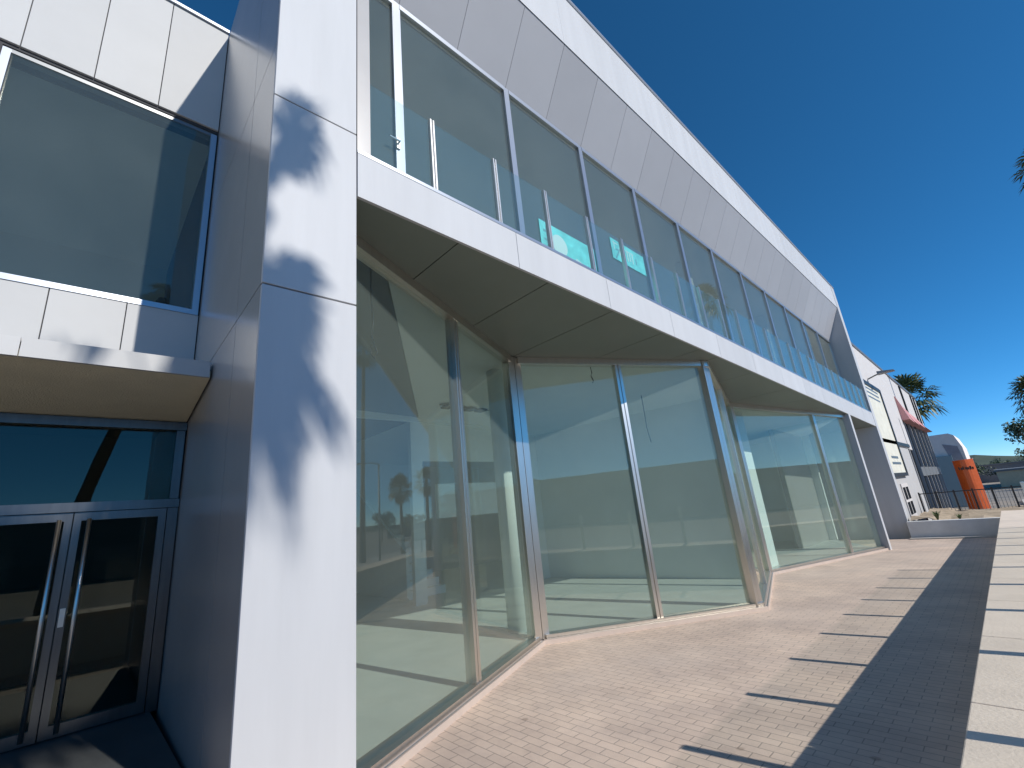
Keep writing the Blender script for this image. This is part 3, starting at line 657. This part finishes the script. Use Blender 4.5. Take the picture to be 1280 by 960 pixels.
# orange totem sign
og=empty('totem_sign',(33,1.2,-.7),'tall orange totem sign with small dark lettering behind the fence','sign')
b=MB(); pl=[]
for k in range(9):
    t=k/8; pl.append((32.9-.34*math.sin(math.pi*t),.84+.78*t))
poly=pl+[(x+.22,y) for x,y in reversed(pl)]
b.prism(poly[::-1],-.75,lambda x,y:2.12-.03*(y-.84)); b.build('body',M['orange'],og)
b=MB()
for k,(w,h) in enumerate(((.05,.14),(.07,.10),(.03,.16),(.07,.11),(.06,.10),(.07,.15),(.06,.10))):
    y=1.47-.083*k; x=32.9-.34*math.sin(math.pi*max(0,min(1,(y-w*.5-.84)/.78)))-.03
    b.box((x,y-w,1.62),(x+.06,y,1.62+h))
b.build('lettering',M['black'],og)
# metal fence in front of the sign
fn=empty('metal_fence',(29,1,-.7),'dark metal bar fence running behind the far low wall','fence')
fx=28.5; z0=-.40; z1=.75
for y in [2.9-.6*k for k in range(8)]:
    b=MB(); b.box((fx-.03,y-.03,z0-.4),(fx+.03,y+.03,z1+.05)); b.build('post',M['black'],fn)
b=MB(); b.box((fx-.02,-1.3,z1-.04),(fx+.02,2.9,z1)); b.box((fx-.02,-1.3,z0+.1),(fx+.02,2.9,z0+.14)); b.build('rail',M['black'],fn)
b=MB(); y=2.85
while y>-1.3:
    b.box((fx-.008,y-.008,z0+.1),(fx+.008,y+.008,z1-.02)); y-=.11
b.build('bars',M['lampm'],fn)

# distant things to the right
def blk(name,x0,y0,x1,y1,z0,z1,m,label,roofm=None):
    t=empty(name,((x0+x1)/2,(y0+y1)/2,z0),label,'building')
    b=MB(); b.box((x0,y0,z0),(x1,y1,z1)); b.build('wall',M[m],t)
    b=MB(); b.box((x0-.2,y0-.2,z1),(x1+.2,y1+.2,z1+.25)); b.build('roof',M[roofm or 'fargrey'],t)
    return t
blk('far_building',95,-14,125,.6,-1.6,.9,'farbeige','long beige low building beyond the fence at the right edge')
blk('far_building',140,-30,170,4.5,-1.6,2.0,'fargrey','long dark grey shed behind the beige low building')
blk('far_building',130,3.6,138,7.5,-1.6,3.6,'farw','small pale tower block just right of the orange sign, far off')
b=MB(); n=60; pr=[]
for i in range(n+1):
    y=-500+ i*1000/n; pr.append((y, 9+5*math.sin(y*.013+1)+3*math.sin(y*.05)+2*random.random()))
for (ya,ha),(yb,hb) in zip(pr,pr[1:]):
    b.face([(600,ya,-5),(600,yb,-5),(760,yb,hb),(760,ya,ha)][::-1]); b.face([(760,ya,ha),(760,yb,hb),(1200,yb,-5),(1200,ya,-5)][::-1])
tag(b.build('hills',M['hill']),kind='structure')

# ------------------------------------------------------------------ palms and trees
def fan(b, base, d, up, plen, rl, droop, mi=0, seg=15):
    d=d.normalized(); side=d.cross(up)
    if side.length<1e-3: side=Vector((1,0,0))
    side.normalize(); nrm=side.cross(d).normalized()
    tip=base+d*plen+Vector((0,0,-droop*plen*.25))
    w=side*.02; b.face([base-w,base+w,tip+w*.6,tip-w*.6],mi)
    for k in range(seg):
        a=(k/(seg-1)-.5)*math.radians(230)+random.uniform(-.04,.04)
        dd=(d*math.cos(a)+side*math.sin(a)).normalized(); l=rl*(.72+.28*math.cos(a*.6))*random.uniform(.88,1.08)
        sw=dd.cross(nrm).normalized()*(rl*.075)
        m1=tip+dd*l*.62+nrm*(.06*rl*(1 if k%2 else -1)); e=tip+dd*l+Vector((0,0,-droop*l*(.35+.3*random.random())))
        b.face([tip,m1-sw,e,m1+sw],mi)
def palm(name,h,lean,label,group=None,loc=(0,0,0),nf=44,rl=.85,pl=.95,skirt=True,seed=1,span=125,seg=15,fronds=None):
    random.seed(seed)
    t=local(empty(name,loc,label,'palm tree',group))
    b=MB(); pts=[];rs=[]
    for k in range(13):
        u=k/12; pts.append((lean[0]*u**1.6,lean[1]*u**1.6,h*u-.2*(k==0))); rs.append(.26-.09*min(1,u*3)+(.012*(k%2))-.03*u)
    b.tube(pts,rs,12); b.build('trunk',M['bark'],t,smooth=True)
    top=Vector((lean[0],lean[1],h)); b=MB()
    for az,el,p_,r_,dr,sd in (fronds or ()):
        random.seed(sd); fan(b,top+Vector((0,0,-.1)),Vector((math.cos(az)*math.cos(el),math.sin(az)*math.cos(el),math.sin(el))),Vector((0,0,1)),p_,r_,dr,0,24)
    for k in range(0 if fronds else nf):
        a=k*2.399+random.uniform(-.2,.2); u=(k+.5)/nf; el=math.radians(80-span*u+random.uniform(-8,8))
        d=Vector((math.cos(a)*math.cos(el),math.sin(a)*math.cos(el),math.sin(el)))
        fan(b,top+Vector((0,0,-.25*u)),d,Vector((0,0,1)),pl*random.uniform(.85,1.15),rl*random.uniform(.85,1.1),.25+.55*u,0,seg)
    b.build('crown',M['palm'],t)
    if skirt:
        b=MB()
        for k in range(16):
            a=random.uniform(0,6.28); d=Vector((math.cos(a)*.35,math.sin(a)*.35,-1))
            fan(b,top+Vector((0,0,-.4-.5*random.random())),d,Vector((math.cos(a),math.sin(a),.1)),.45,.6,.3,0,11)
        b.build('dead_fronds',M['palmdry'],t)
    return t
# crown of the unseen near palm, fronds posed for their shadow on the pillar: azimuth, elevation, stalk, fan radius, droop, seed
FRONDS=[[3.25, -0.358, 1.139, 0.929, 0.412, 62484], [4.373, -0.594, 0.791, 0.615, 0.594, 60431], [3.775, 0.058, 0.485, 0.74, 0.433, 79055], [3.23, -0.805, 0.35, 0.588, 0.306, 57453], [3.959, -0.325, 0.729, 0.936, 0.1, 52970], [3.128, -1.35, 0.974, 0.839, 0.333, 9515], [4.701, -0.569, 0.672, 0.726, 0.868, 10120], [6.182, 1.317, 0.57, 1.0, 0.606, 24867], [4.468, 0.506, 0.678, 0.61, 0.9, 32967], [6.457, -1.35, 0.93, 0.818, 0.9, 10104], [4.652, -0.084, 0.75, 0.755, 0.312, 65680], [3.02, -1.081, 0.984, 0.542, 0.471, 47457], [4.103, 0.835, 0.844, 0.534, 0.9, 4913], [6.226, 1.368, 0.35, 0.925, 0.15, 64656], [3.073, -0.988, 0.431, 0.598, 0.703, 18507], [0.556, -1.131, 1.15, 0.501, 0.769, 16028], [2.959, 1.261, 1.09, 0.856, 0.245, 67013], [4.17, -1.227, 0.71, 0.933, 0.487, 69328], [3.606, -1.122, 0.836, 0.924, 0.628, 78978], [1.918, -1.253, 0.579, 0.638, 0.443, 35568], [3.82, -0.53, 1.101, 0.832, 0.1, 46381], [0.767, -1.185, 0.35, 0.615, 0.35, 54937], [0.733, 1.279, 0.977, 0.5, 0.9, 32739], [3.745, 0.259, 1.038, 0.683, 0.508, 14346], [4.449, 0.26, 0.733, 0.824, 0.9, 20201], [2.67, -0.744, 0.587, 0.5, 0.685, 7755], [5.811, 1.218, 0.601, 0.5, 0.454, 75785], [0.108, -1.35, 0.545, 0.889, 0.886, 46797], [3.04, -1.277, 0.64, 0.684, 0.696, 30019], [4.245, -0.427, 0.709, 0.501, 0.243, 59006], [0.507, -1.252, 1.15, 0.589, 0.122, 72364], [2.943, 1.303, 1.101, 0.684, 0.66, 31318], [4.587, -0.223, 0.473, 0.788, 0.4, 6441], [-0.829, -1.35, 0.35, 0.67, 0.833, 96442]]
palm('palm_tree',10.67,(2.6,.2,0),'tall leaning fan palm on the street sidewalk opposite the pillar',loc=(-.245,-7.2,gz(-.245)),skirt=False,fronds=FRONDS)
palm('palm_tree',8.7,(.1,.0,0),'fan palm with a sunlit crown rising behind the neighbouring roof',loc=(47,3.35,-1.1),nf=36,rl=1.05,pl=1.1,skirt=False,seed=5)
palm('palm_tree',6.6,(.1,-.2,0),'slender fan palm down the street mirrored in the first shop pane',loc=(46.5,-5.7,gz(46)),nf=50,rl=.8,pl=.8,seed=8)
palm('palm_tree',7.4,(0,.1,0),'fan palm at the right edge, mid height',loc=(40,-1.75,gz(40)),nf=34,rl=.95,pl=.9,seed=11) if False else None
palm('palm_tree',7.0,(.1,0,0),'fan palm at the right edge whose frond tips enter the frame at mid height',loc=(45,-2.85,gz(45)),nf=34,rl=.75,pl=.8,seed=11)
palm('palm_tree',17.6,(.2,.1,0),'very tall fan palm outside the right edge with one frond tip high in the sky',loc=(35,-6.35,gz(35)),nf=34,rl=.85,pl=.85,seed=12)
def tree(loc,h,cr,n,label,seed,flat=.8,name='broadleaf_tree',group=None):
    random.seed(seed); t=local(empty(name,loc,label,'tree',group))
    b=MB(); b.tube([(0,0,-.2),(.05,.03,h*.3),(.0,.1,h*.62)],[.22*h/7,.16*h/7,.08*h/7],8)
    cl=[]
    for k in range(9):
        a=random.uniform(0,6.28); rr=cr*random.uniform(.25,.75); c=Vector((math.cos(a)*rr,math.sin(a)*rr,h*.68+random.uniform(-.35,.45)*cr*flat))
        cl.append((c,cr*random.uniform(.28,.5))); b.tube([(.02,.06,h*.4),tuple(c*.6+Vector((0,0,h*.2))),tuple(c)],[.07*h/7,.045*h/7,.015],5)
    b.build('trunk',M['bark'],t)
    b=MB()
    for k in range(n):
        c,r=random.choice(cl); v=Vector((random.gauss(0,1),random.gauss(0,1),random.gauss(0,1))).normalized()*r*random.random()**.4
        p=c+Vector((v.x,v.y,v.z*flat)); u=Vector((random.gauss(0,1),random.gauss(0,1),random.gauss(0,1))).normalized(); w=u.orthogonal().normalized(); s=.10*random.uniform(.6,1.5)*cr/1.8
        b.face([p-u*s,p-w*s*.55,p+u*s,p+w*s*.55])
    b.build('crown',M['leaf'],t)
    return t
random.seed(20)
tree((70,-3.3,gz(60)),9.0,2.2,1500,'dark tree at the right edge whose leaves enter the frame above the skyline',21)
tree((58,-2.35,gz(58)),5.0,1.3,1200,'smaller dark tree at the right edge just above the far roofs',22)
for k,(x,y,h) in enumerate(((88,-6.5,5.5),(110,3.0,4.5))):
    tree((x,y,-1.5),h,2.4,900,['low dark tree in front of the beige far building','dark tree beside the small pale tower block'][k],30+k)
for k,(x,y,h) in enumerate(((150,8.5,5.2),(178,1.5,6.3),(186,-3.5,5.8),(172,-8,6.2))):
    tree((x,y,-2.2),h,3.0,700,['far dark tree left of the small pale tower block','far dark tree just right of the orange sign behind the grey shed','far dark tree poking above the middle of the grey shed','far dark tree above the right end of the grey shed'][k],40+k)
# across the street (mirrored in the glazing)
lampdone=None
def street_lamp(loc,label,h=7.6):
    t=local(empty('street_lamp',loc,label,'street lamp','street lamps along the road'))
    b=MB(); b.tube([(0,0,-.1),(0,0,1),(0,0,h)],[.09,.08,.05],10); b.build('pole',M['lampm'],t,smooth=True)
    b=MB(); b.tube([(0,0,h-.05),(0,-.6,h+.1),(0,-1.3,h+.12)],.035,8); b.build('arm',M['lampm'],t)
    b=MB(); b.hexa([(-.12,-1.9,h+.05),(.12,-1.9,h+.05),(.14,-1.2,h+.05),(-.14,-1.2,h+.05),(-.07,-1.85,h+.14),(.07,-1.85,h+.14),(.1,-1.2,h+.2),(-.1,-1.2,h+.2)]); b.build('lamp_head',M['lampm'],t)
    return t
sl=street_lamp((36,-5.3,gz(36)),'street lamp down the road mirrored in the first shop pane')
copy_tree(sl,(62,-5.6,gz(60)),'farther street lamp down the road beyond the mirrored palm')
copy_tree(sl,(-14,-5.2,gz(-14)),'street lamp behind the camera to the left')
def warehouse(x0,x1,y0,y1,h,label,n):
    t=empty('warehouse',((x0+x1)/2,(y0+y1)/2,-.5),label,'building')
    b=MB(); b.box((x0,y0,-2.5),(x1,y1,h)); b.build('wall',M['wareh'],t)
    b=MB(); b.box((x0-.3,y0-.3,h),(x1+.3,y1+.3,h+.3)); b.build('roof',M['fargrey'],t)
    for k in range(n):
        xa=x0+(x1-x0)*(k+.25)/n; b=MB(); b.box((xa,y1,-1),(xa+(x1-x0)*.4/n,y1+.06,2.4)); b.build('shutter',M['lampm'],t)
warehouse(-8,46,-62,-42,5.0,'long grey warehouse across the street, opposite the middle shop bay',7)
warehouse(-60,-9.5,-58,-40,6.2,'taller grey warehouse across the street on the left',5)
warehouse(48,95,-66,-46,4.6,'low grey warehouse across the street on the right',6)
for k,(x,y,h,cr) in enumerate(((105,-16,6,3.2),(118,-26,7,3.6),(92,-32,5.5,3))):
    tree((x,y,-1.5),h,cr,1300,['dark street tree far down the road, nearest the kerb','tallest dark tree far down the road','dark tree in front of the right warehouse'][k],50+k)

# ------------------------------------------------------------------ camera
f=math.sqrt(-((1250-640)*(446-640)+(583-480)*(-1450-480)))
def dd(px,py): return Vector((px-640,py-480,f)).normalized()
up=dd(446,-1450); X=dd(1250,583); X=(X-up*X.dot(up)).normalized(); Y=X.cross(-up)
if Y.z<0: Y=-Y
right=Vector((X.x,Y.x,up.x)); down=Vector((X.y,Y.y,up.y)); fwd=Vector((X.z,Y.z,up.z))
cam=bpy.data.cameras.new('camera'); co=bpy.data.objects.new('camera',cam); col.objects.link(co)
mw=Matrix.Identity(4)
for i in range(3):
    mw[i][0]=right[i]; mw[i][1]=-down[i]; mw[i][2]=-fwd[i]
mw[0][3],mw[1][3],mw[2][3]=0,0,1.6
co.matrix_world=mw
cam.sensor_fit='HORIZONTAL'; cam.sensor_width=36; cam.lens=f/1280*36; cam.clip_start=.05; cam.clip_end=6000
scene.camera=co

# ------------------------------------------------------------------ light
sd=Vector((-.175,1,-.70)).normalized()
sun=bpy.data.lights.new('sun','SUN'); so=bpy.data.objects.new('sun',sun); col.objects.link(so)
sun.energy=3.8; sun.angle=R(.53); sun.color=(1,.955,.89)
so.rotation_euler=sd.to_track_quat('-Z','Y').to_euler(); so.location=(5,-20,30)
w=bpy.data.worlds.new('World'); scene.world=w; w.use_nodes=True
nt=w.node_tree; bg=nt.nodes['Background']
sk=nt.nodes.new('ShaderNodeTexSky'); sk.sky_type='NISHITA'; sk.sun_disc=False
ts=-sd; sk.sun_elevation=math.asin(ts.z); sk.sun_rotation=math.atan2(ts.x,ts.y)
sk.air_density=1.5; sk.dust_density=0.0; sk.ozone_density=6.0; sk.altitude=8000
hs=nt.nodes.new('ShaderNodeHueSaturation'); hs.inputs['Saturation'].default_value=1.17; hs.inputs['Hue'].default_value=.49
nt.links.new(sk.outputs[0],hs.inputs['Color']); nt.links.new(hs.outputs[0],bg.inputs['Color']); bg.inputs['Strength'].default_value=.138
vs=scene.view_settings; vs.view_transform='Standard'; vs.look='None'; vs.exposure=.2; vs.gamma=1
c=scene.cycles; c.max_bounces=10; c.diffuse_bounces=7; c.glossy_bounces=5; c.transparent_max_bounces=24; c.transmission_bounces=4
c.caustics_reflective=False; c.caustics_refractive=False; c.use_denoising=True; c.sample_clamp_indirect=8
for o in bpy.data.objects:
    if '_local' in o: del o['_local']
